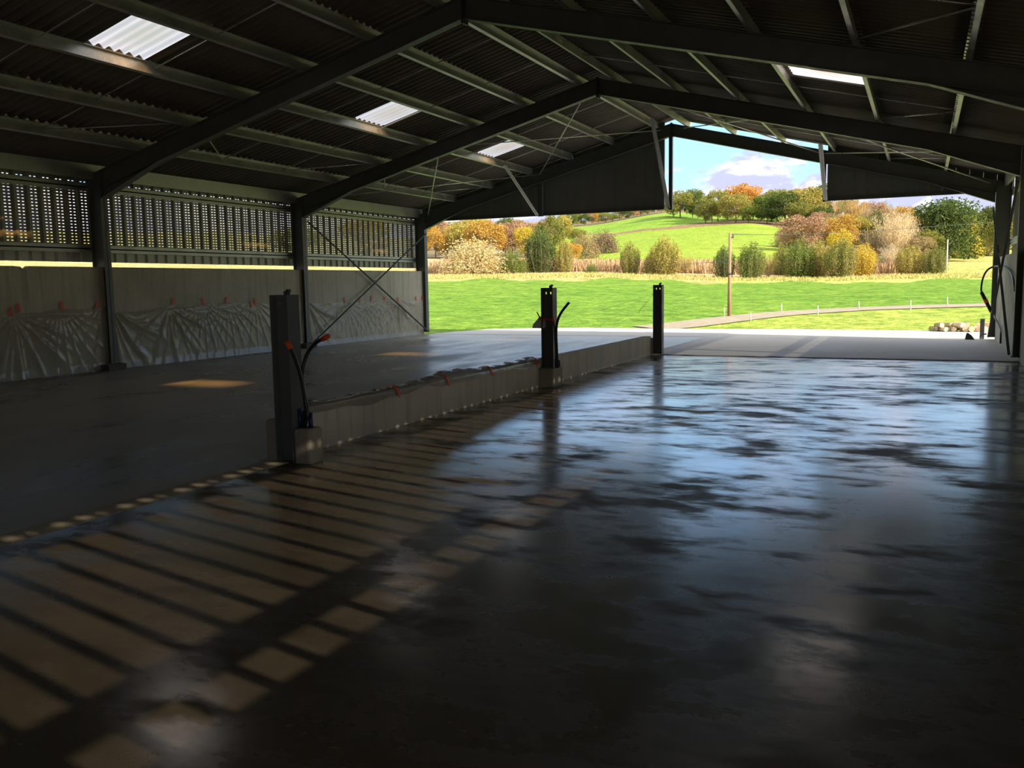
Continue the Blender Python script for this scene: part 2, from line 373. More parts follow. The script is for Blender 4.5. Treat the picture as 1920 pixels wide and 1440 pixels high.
# concrete side walls with separate prefabricated panels per bay
for side, nm in ((-1, 'wall_left'), (1, 'wall_right')):
    root = empty(nm, (X(side, 8.42), 0, 0)); tag(root, ('left' if side < 0 else 'right')+' side wall of tall precast concrete panels under metal cladding', 'wall', None, 'structure')
    for k in range(-2 if side < 0 else -1, 3):  # right wall left open behind the viewer, an added gap letting sunlight in
        x0, x1 = sorted((X(side, 8.36), X(side, 8.48)))
        mb = MB(); ya, yb = k*S+.02, (k+1)*S-.02
        if k == 2: yb -= .05
        mid = ya+(yb-ya)*.52; zt = 2.085
        pol = [(ya, -.1), (yb, -.1), (yb, zt), (ya, zt)]
        if k == 0 and side < 0: pol = [(ya, -.1), (yb, -.1), (yb, zt), (4.62, zt), (4.58, zt-.035), (4.5, zt-.05), (4.45, zt-.01), (4.3, zt), (ya, zt)]
        mb.prism(pol, x0, x1, 'x'); p = mb.build('concrete_panel', M['conc_wall'], root, bevel=.008)
        p.location = (-X(side, 8.42), 0, 0)
    # cladding
    mb = MB(); per = .275; prof = [(0, 0), (.02, 0), (.05, .04), (.225, .04), (.255, 0)]
    pts = []; y = math.floor((Y0 if side < 0 else -S-.3)/per)*per
    while y < 3*S+.1:
        for a, b in prof: pts.append((y+a, b))
        y += per
    z0 = 2.19 if side < 0 else 2.10; z1 = 4.06; n = len(pts)
    vs = [(X(side, 8.66)+side*b, a, z) for z in (z0, z1) for a, b in pts]
    mb.add(vs, [(i, i+1, n+i+1, n+i) for i in range(n-1)])
    c = mb.build('metal_cladding', M['clad_l'] if side < 0 else M['clad_r'], root); c.location = (-X(side, 8.42), 0, 0)

# wall rails, one pair per side, and eave beams
ORD = ['', 'lower', 'upper']
for side in (-1, 1):
    sn = 'left' if side < 0 else 'right'
    for zc, nm in ((2.455, 'lower'), (3.675, 'upper')):
        r = empty('wall_rail', (X(side, 8.6), 0, zc)); tag(r, f'{nm} galvanised rail carrying the {sn} wall cladding', 'wall rail', f'rails behind the {sn} wall cladding')
        mb = MB(); a, b = sorted((0, side*-.005)); h = .075 if nm == 'lower' else .08
        mb.box(min(0, side*.05), max(0, side*.05), Y0, 3*S+.1, h-.006, h); mb.box(min(0, side*.05), max(0, side*.05), Y0, 3*S+.1, -h, -h+.006)
        mb.box(-.003, .003, Y0, 3*S+.1, -h, h); mb.box(-.012-.003, .003, Y0, 3*S+.1, -.012, .012)
        mb.build('rail', M['galvd'], r)
    r = empty('eave_beam', (X(side, 8.42), 0, 3.98)); tag(r, f'galvanised eave beam along the top of the {sn} wall', 'eave beam')
    mb = MB(); mb.box(-.004, .004, Y0, 3*S+.3, -.15, .13); mb.box(min(0, side*.07), max(0, side*.07), Y0, 3*S+.3, -.15, -.144); mb.build('beam', M['galvd'], r)

# portal frames
def frame(y, label, visible=True):
    root = empty('portal_frame', (XC, y, 0)); tag(root, label, 'steel frame', 'portal frames of the barn')
    for sd in (-1, 1):
        # column
        mb = MB(); fy = .085
        q = lambda a, b: sorted((sd*a, sd*b))
        a, b = q(DI, DI+.016); mb.box(a, b, -fy, fy, .10, 3.98)
        a, b = q(DI+.33, DI+.346); mb.box(a, b, -fy, fy, .10, 3.93)
        a, b = q(DI, DI+.34); mb.box(a, b, -.006, .006, .10, 3.96)
        a, b = q(DI-.02, DI+.36); mb.box(a, b, -fy-.02, fy+.02, .08, .105)
        mb.build('column', M['steel'], root)
        # rafter with haunch
        zt = lambda d: ZT-RS*d
        bot = [(0, ZB), (6.62, ZB-RS*6.62), (8.235, 3.44)]
        mb = MB()
        def strip(p0, p1, th, yy):   # flange plate hanging below the line p0-p1
            mb.prism([(sd*p0[0], p0[1]), (sd*p1[0], p1[1]), (sd*p1[0], p1[1]-th), (sd*p0[0], p0[1]-th)], -yy, yy)
        strip((.0, ZT), (8.4, zt(8.4)), .016, fy)
        strip((bot[0][0], bot[0][1]+.016), (bot[1][0], bot[1][1]+.016), .016, fy)
        strip((bot[1][0], bot[1][1]+.016), (bot[2][0], bot[2][1]+.016), .016, fy)
        strip((5.2, zt(5.2)-.34), (8.24, zt(8.24)-.34), .012, fy)
        mb.prism([(0, ZT-.01), (sd*8.24, zt(8.24)-.01), (sd*8.24, 3.45), (sd*6.62, ZB-RS*6.62+.01), (0, ZB+.01)], -.006, .006)
        rf = mb.build('rafter', M['steel'], root)
        mb = MB(); a, b = sorted((sd*.0, sd*.018)); mb.box(a, b, -fy, fy, ZB-.07, ZT+.02)
        for zz in (5.74, 5.84, 5.94, 6.04):
            for yy in (-.05, .05): mb.tube([(sd*.018, yy, zz), (sd*.04, yy, zz)], .014, 6)
        mb.build('end_plate', M['steel_end'], rf)
    return root
footing = lambda x, y, lab, grp='concrete footings under the left wall columns': tag(MB().box(-.3, .26, -.26, .2, -.05, .125).build('concrete_footing', M['conc_dark'], bevel=.02, loc=(x, y, 0)), lab, 'footing', grp)
names = {-1: 'grey steel portal frame behind the viewer', 0: 'grey steel portal frame standing level with the nearest short post', 1: 'nearest grey steel portal frame in view, its left column before the taped wall', 2: 'second grey steel portal frame in view, its ridge near the middle of the roof', 3: 'grey steel portal frame of the open gable end'}
frames = {k: frame(k*S, names[k]) for k in range(-1, 4)}
footing(X(-1, DI+.14), S, 'dark concrete footing under the nearest left wall column')
footing(X(-1, DI+.14), 2*S, 'dark concrete footing under the second left wall column, near the braced bay')

# purlins
PD = [.40, 1.73, 3.07, 4.40, 5.74, 7.07]
ordn = ['first', 'second', 'third', 'fourth', 'fifth', 'sixth']
for side in (-1, 1):
    sn = 'left' if side < 0 else 'right'; sl_ = Vector((side, 0, -RS)).normalized(); nr = Vector((side*RS, 0, 1)).normalized()
    if nr.z < 0: nr = -nr
    for k, d in enumerate(PD):
        base = Vector((X(side, d), 0, ZT-RS*d))
        pr = empty('roof_purlin', base); tag(pr, f'{ordn[k]} galvanised purlin down from the ridge on the {sn} roof slope', 'purlin', f'purlins of the {sn} roof slope')
        mb = MB(); hh = .178
        def plate(a0, a1, b0, b1, y0=Y0, y1=3*S+.35):   # a along slope, b along normal
            P = [sl_*a+nr*b for a, b in ((a0, b0), (a1, b0), (a1, b1), (a0, b1))]
            mb.prism([(p.x, p.z) for p in P], y0, y1)
        plate(-.003, .003, 0, hh); plate(0, .065, 0, .006); plate(.059, .065, 0, .022); plate(-.055, 0, hh-.006, hh)
        mb.build('z_section', M['galv'], pr)
        for kk in range(0, 4):      # overlap sleeves at the frames
            mb = MB(); yy = kk*S
            plate(-.010, -.003, .008, hh-.01, yy-.55, yy+.55) if side > 0 else plate(-.010, -.003, .008, hh-.01, yy-.55, yy+.55)
            for q in (-.5, -.1, .1, .5):
                c0 = sl_*-.010+nr*.09; mb.tube([(c0.x, yy+q, c0.z), (c0.x-sl_.x*.015, yy+q, c0.z-sl_.z*.015)], .012, 6)
            mb.build('sleeve', M['galv'], pr)
        # sag rods up to the neighbour above
        if k > 0 or True:
            da = (PD[k-1] if k else -PD[0])
            if k:
                for bay in range(0, 3):
                    for off in (2.14, 4.14):
                        yb = bay*S+off; a = sl_*(-(d-da)*1.03)+nr*.10; mb = MB(); mb.tube([(0, yb, .10), (a.x, yb, a.z)], .010, 6); mb.build('sag_rod', M['rod'], pr)
            if k == 5:     # diagonal ties up to the fifth purlin at each frame
                for bay in range(0, 3):
                    for off, fo in ((2.14, .12), (4.14, S-.12)):
                        a = sl_*(-(d-PD[4])*1.02)+nr*.06; mb = MB(); mb.tube([(0, bay*S+off, .07), (a.x, bay*S+fo, a.z)], .012, 6); mb.build('diagonal_tie', M['rod'], pr)

# roof sheets: corrugated rows between purlins, translucent sheets let in
SKY = {(-1, 3): [(2.87, 3.97), (9.55, 10.65), (15.15, 16.25)], (1, 4): [(2.3, 3.4), (8.75, 9.93), (14.1, 15.2)]}
def corr(mb, side, d0, d1, y0, y1, over=.0):
    per = .183; ny = max(2, int(round((y1-y0)/per*8))); vs = []
    for d in (d0, d1):
        for i in range(ny+1):
            y = y0+(y1-y0)*i/ny; vs.append((X(side, d), y, ZR+.028-RS*d+.030*math.cos(2*math.pi*y/per)+over))
    mb.add(vs, [(i, i+1, ny+2+i, ny+1+i) for i in range(ny)], True)
ed = [0]+PD+[8.892]
YR = 3*S+.42
for side in (-1, 1):
    mb = MB(); sn = 'left' if side < 0 else 'right'
    for k in range(len(ed)-1):
        ys = [Y0-.2]
        for a, b in SKY.get((side, k), []): ys += [a, b]
        ys.append(YR)
        for a, b in zip(ys[::2], ys[1::2]): corr(mb, side, ed[k], ed[k+1]+.12, a, b)
    o = mb.build('ceiling' if side < 0 else 'ceiling.001', M['roofsheet'])
    m = o.modifiers.new('s', 'SOLIDIFY'); m.thickness = .008; m.offset = 1
    tag(o, f'dark corrugated sheeting of the {sn} roof slope', 'roof sheeting', None, 'structure')
mb = MB(); mb.prism([(XC-.3, ZR+.09-.3*RS), (XC, ZR+.10), (XC+.3, ZR+.09-.3*RS), (XC+.3, ZR+.08-.3*RS), (XC, ZR+.09), (XC-.3, ZR+.08-.3*RS)], Y0-.2, YR); o = mb.build('trim_3', M['roofsheet']); tag(o, 'ridge cap over the corrugated sheets', 'ridge cap', None, 'structure')
sklab = {(-1, 0): 'corrugated translucent roof sheet high over the nearest bay, brightest and largest of the left slope', (-1, 1): 'corrugated translucent roof sheet in the middle of the left slope, second from the viewer',
         (-1, 2): 'small corrugated translucent roof sheet of the left slope nearest the gable end', (1, 0): 'translucent roof sheet of the right slope above the nearest bay, outside the picture',
         (1, 1): 'cream translucent roof sheet of the right slope, just past the nearest frame', (1, 2): 'translucent roof sheet of the right slope hidden behind the second frame'}
for (side, k), yy in SKY.items():
    for j, (a, b) in enumerate(yy):
        mb = MB(); corr(mb, side, ed[k]-.02, ed[k+1]+.13, a-.05, b+.05, .012); o = mb.build('translucent_roof_sheet', M['sky']); tag(o, sklab[(side, j)], 'skylight', 'translucent roof sheets')

# gable cladding above the opening
YG = 3*S+.13
def gable(name, x0, x1, lab):
    root = empty(name, ((x0+x1)/2, YG, 3.72)); tag(root, lab, 'wall', None, 'structure'); ox = (x0+x1)/2
    mb = MB(); per = .31; x = x0
    while x < x1-1e-6:
        w_ = min(per, x1-x)
        for a, b, yy in ((0, .03, 0), (.03, .05, 1), (.05, w_, 2)):
            xa, xb = x+min(a, w_), x+min(b, w_)
            if xb <= xa: continue
            ya, yb = {0: (0, 0), 1: (0, .03), 2: (.03, .03)}[yy]
            za, zb = ZR+.0-RS*abs(xa-XC), ZR+.0-RS*abs(xb-XC)
            if za < 3.72 and zb < 3.72: continue
            mb.add([(xa-ox, ya, 0), (xb-ox, yb, 0), (xb-ox, yb, max(0, zb-3.72)), (xa-ox, ya, max(0, za-3.72))], [(0, 1, 2, 3)])
        x += per
    p = mb.build('cladding_sheet', M['gable'], root)
    m = p.modifiers.new('s', 'SOLIDIFY'); m.thickness = .004
    mb = MB(); mb.box(x0-ox, x1-ox, -.075, -.005, -.02, .005); mb.box(x0-ox, x1-ox, -.012, -.005, -.02, .10); mb.build('bottom_rail', M['steel'], root)
gable('wall_far_left', X(-1, 8.65), -1.62, 'dark grey gable cladding hanging left of the ridge above the opening')
gable('wall_far_right', 2.86, X(1, 8.65), 'dark grey gable cladding hanging right above the opening')
# hanging gable posts
def hpost(x, lab, w_=.10, y=3*S, ztop=None):
    zt = (ZB-RS*abs(x-XC)) if ztop is None else ztop
    mb = MB(); mb.box(-w_/2, -w_/2+.01, -.05, .05, 3.68, zt); mb.box(w_/2-.01, w_/2, -.05, .05, 3.68, zt); mb.box(-w_/2, w_/2, -.004, .004, 3.68, zt)
    o = mb.build('gable_post', M['steel'], loc=(x, y, 0)); tag(o, lab, 'steel post', 'short posts hanging from the gable frame')
hpost(-1.40, 'dark steel post hanging from the ridge of the gable frame against the sky')
hpost(-5.50, 'dark steel post of the gable frame behind the left hanging cladding', .14, 3*S+.03)
hpost(2.80, 'steel post at the inner edge of the right hanging cladding', .07, 3*S+.03)
# light braces from roof purlins to the gable rail
for x, y, z, lab in ((-5.6, 16.55, 4.97, 'pale angled steel strut from the fourth purlin to the left gable cladding'), (-1.46, 17.1, 5.98, 'pale angled steel strut beside the ridge post of the gable'), (2.84, 17.3, 4.98, 'pale angled steel strut at the edge of the right gable cladding')):
    mb = MB(); b = Vector((x, 3*S-.02, 3.72)); a = Vector((x, y, z)); mb.bar(a, b, .07, .006, (1, 0, 0)); mb.bar(a+Vector((.03, 0, 0)), b+Vector((.03, 0, 0)), .006, .05, (1, 0, 0)); mb.bar(a-Vector((.03, 0, 0)), b-Vector((.03, 0, 0)), .006, .05, (1, 0, 0))
    tag(mb.build('gable_strut', M['galv']), lab, 'steel strut', 'struts bracing the gable cladding')
# roof bracing rods in the last bay
def zr(d): return ZT-RS*d-.10
for side in (-1, 1):
    sn = 'left' if side < 0 else 'right'
    for i, (a, b) in enumerate(((.25, 4.1), (4.1, 8.1))):
        for j, (p, q) in enumerate(((a, b), (b, a))):
            mb = MB(); mb.tube([(X(side, p), 2*S+.05, zr(p)), (X(side, q), 3*S-.05, zr(q))], .013 if j else .018, 6)
            which = ['upper', 'lower'][i]; dirn = ['running down towards the gable end', 'running up towards the gable end'][j]
            tag(mb.build('bracing_rod', M['rod']), f'thin {which} roof bracing rod of the {sn} slope {dirn}', 'bracing rod', 'roof bracing rods in the last bay')
# wall bracing, last bay
for side in (-1, 1):
    sn = 'left' if side < 0 else 'right'; x = X(side, DI-.03)
    for j, (za, zb) in enumerate(((3.36, .08), (.12, 3.32))):
        dx = side*-.015*j
        mb = MB(); a = Vector((x+dx, 2*S+.1, za)); b = Vector((x+dx, 3*S-.02, zb)); mb.bar(a, b, .012, .05, (1, 0, 0)) if False else mb.bar(a, b, .05, .012, (1, 0, 0))
        mb.bar(a, b, .008, .05, (1, 0, 0))
        o = mb.build('wall_brace', M['steel_end'] if side > 0 or True else M['steel']); tag(o, f'{"descending" if j == 0 else "rising"} steel cross brace on the {sn} wall next to the gable end', 'cross brace', 'steel cross braces of the last bay')
    c = Vector((x-side*.012, (2*S+.1+3*S-.02)/2, 1.72)); mb = MB(); mb.box(-.01, .01, -.09, .09, -.07, .07); tag(mb.build('brace_plate', M['steel_end'], loc=c), f'small steel plate where the {sn} wall braces cross', 'steel plate')

# ------------------------------------------------------------------ dividing wall and short posts
def lowwall(y0, y1, lab):
    mb = MB(); mb.box(-.27, -.11, y0, y1, -.02, .42); o = mb.build('low_wall', M['conc_low'], bevel=.008); tag(o, lab, 'low wall', 'low concrete walls between the bays')
lowwall(.12, S-.11, 'low concrete dividing wall between the two nearest posts, its top wrapped in plastic')
lowwall(S+.11, 2*S-.22, 'low bare concrete dividing wall between the middle and far posts')
def hpost2(y, lab, zb=.0):
    root = empty('short_steel_post', (0, y, 0)); tag(root, lab, 'steel post', 'short steel posts on the dividing wall line')
    b, h, t = .085, .10, .012; zt = 1.54
    mb = MB(); mb.box(-h, -h+t, -b, b, zb, zt); mb.box(h-t, h, -b, b, zb, zt)
    # web with two bolt holes at the top
    za, zc, rr = 1.44, 1.475, .013
    xs = [-h+t, -.045-rr, -.045+rr, .035-rr, .035+rr, h-t]
    for i in range(5):
        hole = i in (1, 3)
        if hole:
            mb.box(xs[i], xs[i+1], -.005, .005, zb, za); mb.box(xs[i], xs[i+1], -.005, .005, zc, zt)
        else: mb.box(xs[i], xs[i+1], -.005, .005, zb, zt)
    mb.build('h_section', M['steel'], root)
    mb = MB(); mb.box(.015, .055, -.02, .02, zt-.01, zt+.035); mb.box(.035, .07, -.015, .015, zt+.02, zt+.05); mb.build('lifting_lug', M['steel_end'], root)
hpost2(0, 'nearest short steel post with two bolt holes, black cables rising beside it')
hpost2(S, 'middle short steel post with a white plastic bag tied to its side')
hpost2(2*S, 'farthest short steel post at the edge of the wet floor')
def blk(name, x0, x1, y0, y1, z, lab, bev=.02):
    mb = MB(); mb.box((x0-x1)/2, (x1-x0)/2, (y0-y1)/2, (y1-y0)/2, -.03, z); o = mb.build(name, M['conc_block'], bevel=bev, loc=((x0+x1)/2, (y0+y1)/2, 0)); tag(o, lab, 'concrete block', 'concrete blocks at the short posts')
blk('concrete_block', .105, .29, -.09, .12, .32, 'square concrete block holding blue conduits beside the nearest post', .03)
blk('concrete_block', -.24, -.105, -.06, .12, .38, 'rough concrete stub left of the nearest post')
blk('concrete_block', -.28, .14, S-.19, S+.21, .29, 'square concrete block around the foot of the middle post')
blk('concrete_block', -.29, -.10, 2*S-.17, 2*S+.1, .37, 'concrete block at the left of the farthest post')
# blue conduits and cables
for i, (x, y) in enumerate(((.15, -.035), (.19, -.02), (.235, .01))):
    mb = MB(); mb.tube([(0, 0, .30), (0, 0, .50-.02*i)], .021, 12); tag(mb.build('conduit_stub', M['blue'], loc=(x, y, 0)), ['blue conduit stub nearest the steel post on the near block', 'middle blue conduit stub on the near concrete block', 'outermost blue conduit stub on the near concrete block'][i], 'conduit', 'blue conduit stubs')
def plane_pt(u, v, y):
    d = ray(u, v); p = EYE+d*((y-CY)/d.y)
    return p if p.x < 6.93 or y < 15 else EYE+d*((6.93-CX)/d.x)
def cable(pts, rad, lab, tip, name='cable', grp='black cables rising from the floor'):
    root = MB().tube(spline(pts, 8), rad, 10).build(name, M['black']); tag(root, lab, 'cable', grp)
    if tip:
        a, b = Vector(pts[-2]), Vector(pts[-1]); d = (b-a).normalized()
        MB().tube([b-d*.05, b+d*.03], rad*1.35, 10).build('orange_tape_tip', M['tape'], root)
cable([(.15, -.035, .33)]+[tuple(plane_pt(u, v, y)) for u, v, y in ((573, 770, -.05), (567, 720, -.08), (557, 683, -.12), (547, 658, -.16), (540, 645, -.18))], .017, 'black cable beside the nearest post leaning left with an orange taped tip', True)
cable([(.19, -.02, .33)]+[tuple(plane_pt(u, v, y)) for u, v, y in ((576, 770, -.05), (568, 720, -.03), (568, 690, 0), (577, 662, .02), (592, 643, .03), (612, 632, .03))], .017, 'black cable arching right from the nearest post with an orange taped tip', True)
cable([tuple(plane_pt(u, v, S-.12)) for u, v in ((1046, 690), (1044, 655), (1043, 620), (1046, 600), (1053, 585), (1067, 567))], .020, 'thick black cable curving up to the right beside the middle post', False)
cable([tuple(plane_pt(u, v, S-.14)) for u, v in ((1043, 690), (1042, 655), (1040, 620), (1037, 598))], .013, 'thin black cable running up the middle post to its orange tie', True)
for i, (u, v0, v1) in enumerate(((1043, 688, 672), (1048, 688, 675))):
    a = plane_pt(u, v0, S-.1); b = plane_pt(u, v1, S-.1)
    tag(MB().tube([a, b], .022, 10).build('conduit_stub', M['blue']), ['dark conduit stub against the foot of the middle post', 'dark conduit stub on the outer side of the middle post block'][i], 'conduit', 'dark conduits at the middle post')
# loop of cable by the far right column
cable([tuple(plane_pt(u, v, 3*S-.35)) for u, v in ((1903, 545), (1899, 520), (1889, 505), (1870, 499), (1853, 505), (1843, 522), (1840, 546), (1848, 560), (1858, 580), (1870, 605), (1876, 622), (1876, 644))], .022, 'large black cable loop hanging at the far right column', False, grp='black cables by the far right column')
mb = MB(); mb.tube([plane_pt(1840, 548, 3*S-.36), plane_pt(1859, 585, 3*S-.36)], .045, 10); o = mb.build('cable_sleeve', M['black']); tag(o, 'thick black sleeve with an orange band on the hanging cable loop', 'cable sleeve')
MB().tube([plane_pt(1847, 561, 3*S-.36), plane_pt(1850, 567, 3*S-.36)], .052, 10).build('orange_band', M['tape'], o)
cable([tuple(plane_pt(u, v, 3*S+.3)) for u, v in ((1853, 640), (1842, 637), (1838, 633), (1841, 628), (1850, 626))], .018, 'small black cable loop lying beside the far right column foot', False, grp='black cables by the far right column')
mb = MB(); mb.box(-.05, .05, -.05, .05, 0, .52); tag(mb.build('steel_stub', M['steel_end'], loc=(6.72, 3*S+.45, 0)), 'short dark steel stub standing beside the far right column', 'steel stub')
mb = MB(); mb.prism([(-.11, 0), (.11, 0), (.04, .1), (-.05, .17), (-.08, .15)], -.08, .08); tag(mb.build('steel_wedge', M['steel_end'], loc=(6.42, 3*S-.1, .018)), 'small dark wedge lying on the slab before the far right column', 'wedge')
# white bag on the middle post
def bag():
    mb = MB(); rnd = random.Random(5); c = plane_pt(1012, 612, S); n, m = 14, 10; vs = []
    for i in range(m+1):
        t = i/m; z = .09*(1-2*t); rr = .02+.085*math.sin(min(1, t*1.25)*math.pi*.5)
        for k in range(n):
            a = 2*math.pi*k/n; r_ = rr*(1+.18*math.sin(3*a+t*4)+rnd.uniform(-.08, .08)); vs.append((math.cos(a)*r_-.02*t, math.sin(a)*r_*.6, z))
    mb.add(vs, [(i*n+k, i*n+(k+1) % n, (i+1)*n+(k+1) % n, (i+1)*n+k) for i in range(m) for k in range(n)], True)
    mb.f.append(tuple(m*n+k for k in range(n))); mb.sm.append(True)
    o = mb.build('plastic_bag', M['bag'], loc=(-.125, S+.0, 1.0)); tag(o, 'white plastic bag tied with orange string to the middle post', 'plastic bag')
    MB().bar((.0, -.095, .06), (.24, -.095, .045), .012, .02).build('tie_string', M['tape'], o)
    MB().tube([(-.06, 0, .16), (.0, -.02, .07)], .009, 6).build('bag_neck', M['black'], o); o.location.x = -.145
bag()
# plastic over the low wall top
def wallsheet():
    mb = MB(); rnd = random.Random(9); ny = 220; prof = [(-.31, .27), (-.30, .36), (-.285, .43), (-.24, .445), (-.19, .45), (-.14, .445), (-.10, .425), (-.097, .39), (-.095, .355)]
    vs = []; ya, yb = .16, S-.16
    for i in range(ny+1):
        y = ya+(yb-ya)*i/ny
        bump = .018*max(0, math.sin(y*2.1+1))+.030*max(0, math.sin(y*1.3+3.2))**2+.012*math.sin(y*13)*math.sin(y*3.3)
        for j, (a, b) in enumerate(prof):
            top = 1 if 2 <= j <= 5 else .2
            hang = .02*math.sin(y*3.1)+.012*math.sin(y*7.7) if j in (8,) else 0
            vs.append((a+rnd.uniform(-.004, .004)*(j < 6), y, b+.004+top*max(-.0, bump+rnd.uniform(0, .008))*(1.3 if j in (2, 3) else .45 if j == 5 else 1)+hang))
    n = len(prof); mb.add(vs, [(i*n+j, i*n+j+1, (i+1)*n+j+1, (i+1)*n+j) for i in range(ny) for j in range(n-1)], True)
    tag(mb.build('plastic_sheet', M['plastic2']), 'crumpled dusty plastic sheet draped over the nearer low wall', 'plastic sheet')
wallsheet()
# plastic sheets on the left wall
XW = X(-1, 8.36)
def hang(y0, y1, tapes, extra, lab, amp=1):
    mb = MB(); ny, nz = int((y1-y0)*55), 60; vs = []; rnd = random.Random(int(y0*10)+3)
    foc = [(y, z, rnd.uniform(0, 6), rnd.uniform(16, 26), .026) for y, z in tapes]+[(y, z, p, f, a) for y, z, p, f, a in extra]
    tp = sorted(tapes)
    for i in range(ny+1):
        y = y0+(y1-y0)*i/ny
        # sagging top edge between tapes
        zt = lerpt(tp, y)
        for (a, _), (b, _) in zip(tp, tp[1:]):
            if a < y < b: zt -= .05*(b-a)*4*((y-a)/(b-a))*(1-(y-a)/(b-a))*.5
        for j in range(nz+1):
            t = j/nz; z = zt*(1-t); dx = .012
            for fy_, fz, ph, fr, am in foc:
                ry, rz = y-fy_, fz-z; r = math.hypot(ry, rz)+1e-3; th = math.atan2(ry, rz+.02)
                g = math.exp(-((r-.55)/.75)**2)*min(1, r*4)
                dx += .6*amp*am*g*max(0, math.sin(th*fr+ph+.8*math.sin(r*3+ph)))**3
            dx += .004*math.sin(y*5+z*3)+.10*max(0, t-.88)**1.2*4
            vs.append((XW+dx+.004, y, max(.0, z)+.003))
    n = nz+1; mb.add(vs, [(i*n+j, i*n+j+1, (i+1)*n+j+1, (i+1)*n+j) for i in range(ny) for j in range(nz)], True)
    tag(mb.build('plastic_sheet', M['plastic']), lab, 'plastic sheet', 'clear plastic sheets taped to the left wall')
hang(2.2, S-.05, [(2.2, 1.2), (4.17, 1.20), (4.28, 1.22), (5.23, 1.28), (6.2, 1.28)], [(4.25, 1.15, 2, 16, .05)], 'dim plastic sheet taped to the left wall in the nearest visible bay')
hang(S+.1, 2*S-.05, [(S+.1, 1.16), (8.01, 1.28), (8.92, 1.27), (9.66, 1.28), (10.62, 1.25), (12.5, 1.25)], [(S+.1, 1.20, .4, 13, .10), (7.9, 1.2, 1, 12, .05)], 'shiny plastic sheet with fan-shaped folds taped between the two nearest left columns', 1.3)
hang(2*S+.1, 3*S-.15, [(2*S+.1, 1.2), (14.38, 1.20), (15.11, 1.18), (15.74, 1.2), (16.45, 1.19), (17.21, 1.16), (18.3, 1.17), (18.7, 1.19)], [(2*S+.1, 1.22, .4, 12, .09), (17.2, 1.2, 1, 10, .05)], 'pale plastic sheet taped below the cross brace next to the gable end', 1.2)
tl = [(4.17, 1.26, 0, 'lowest and leftmost orange tape on the left wall'), (4.33, 1.32, .15, 'tilted orange tape beside the leftmost tape on the left wall'), (5.23, 1.34, .05, 'single orange tape midway in the nearest wall bay'), (6.02, 1.31, -.35, 'slanting orange tape just before the nearest left column'),
      (8.01, 1.35, 0, 'first orange tape past the nearest left column'), (8.92, 1.33, .2, 'second orange tape past the nearest left column'), (9.66, 1.33, -.15, 'third orange tape past the nearest left column'), (10.50, 1.22, -.05, 'lower strip of the paired orange tapes behind the near post'), (10.66, 1.29, .1, 'upper strip of the paired orange tapes behind the near post'), (12.25, 1.28, -.3, 'orange tape just before the second left column'),
      (14.38, 1.23, 0, 'first orange tape behind the left cross brace'), (15.11, 1.19, 0, 'second orange tape behind the left cross brace'), (15.74, 1.24, 0, 'third orange tape behind the left cross brace'), (16.45, 1.21, 0, 'fourth orange tape behind the left cross brace'), (17.21, 1.17, 0, 'fifth orange tape behind the left cross brace, lowest of the row'), (18.3, 1.20, 0, 'orange tape near the far end of the left wall'), (18.70, 1.20, -.2, 'last orange tape against the gable column')]
for y, z, tw, lab in tl:
    mb = MB(); mb.box(0, .003, -.025, .025, -.085, .085); o = mb.build('tape_strip', M['tape'], loc=(XW+.03, y, z)); o.rotation_euler = (tw, 0, 0); tag(o, lab, 'tape', 'orange tapes on the left wall')
for i, (y, lab) in enumerate(((1.95, 'nearest orange tape holding plastic on the low wall'), (3.12, 'second orange tape on the low wall plastic'), (4.36, 'third orange tape on the low wall plastic'), (5.92, 'orange tape on the low wall beside the middle block'))):
    pts = [(-.2, .480), (-.14, .480), (-.098, .452), (-.088, .40), (-.086, .34)]; mb = MB(); vs = [(a, yy+.02*k, b) for k, (a, b) in enumerate(pts) for yy in (-.022, .022)]
    mb.add(vs, [(2*k, 2*k+1, 2*k+3, 2*k+2) for k in range(4)]); o = mb.build('tape_strip', M['tape'], loc=(0, y, 0)); m = o.modifiers.new('s', 'SOLIDIFY'); m.thickness = .003; tag(o, lab, 'tape', 'orange tapes on the low wall')
mb = MB(); mb.box(-.012, .012, -.02, .02, 0, .06); mb.box(-.012, .02, -.03, .01, .05, .075); tag(mb.build('tape_strip', M['tape'], loc=(-.12, .2, .42)), 'crumpled orange tape end standing behind the blue conduits', 'tape')

# ------------------------------------------------------------------ outside: track, poles, fence, logs
vs = []; pts = spline([tuple(p) for p in track_pts], 6)
for i, p in enumerate(pts):
    d = pts[min(i+1, len(pts)-1)]-pts[max(i-1, 0)]; nn = Vector((-d.y, d.x, 0)).normalized()
    for k in (-1, 1):
        q = p+nn*.95*k; vs.append((q.x, q.y, ground(q.x, q.y)+.03))
mb = MB(); mb.add(vs, [(2*i, 2*i+1, 2*i+3, 2*i+2) for i in range(len(pts)-1)]); tag(mb.build('path', M['gravel']), 'pale gravel farm track curving across the meadow', 'track', None, 'structure')
def atr(u, r):
    a = azim(u); x, y = polar(a, r); return Vector((x, y, ground(x, y)))
def ztop(u, v, r): return H+r*elev(u, v)
pb = onground(1367, 594); rp = math.hypot(pb.x-CX, pb.y-CY)
poles = []
root = empty('utility_pole', pb); tag(root, 'tall brown wooden utility pole standing in the meadow by the track', 'utility pole'); hp = ztop(1367, 437, rp)-pb.z
MB().tube([(0, 0, -.2), (0, 0, hp*.5), (0, 0, hp)], [.075, .065, .052], 12).build('wooden_pole', M['wood'], root)
mb = MB(); mb.box(-.03, .14, -.02, .02, hp-.2, hp-.16); mb.tube([(.12, 0, hp-.18), (.12, 0, hp-.04)], .025, 8); mb.tube([(0, 0, hp*.505), (0, -.02, hp*.53)], .072, 8); mb.build('insulator_bracket', M['steel_end'], root)
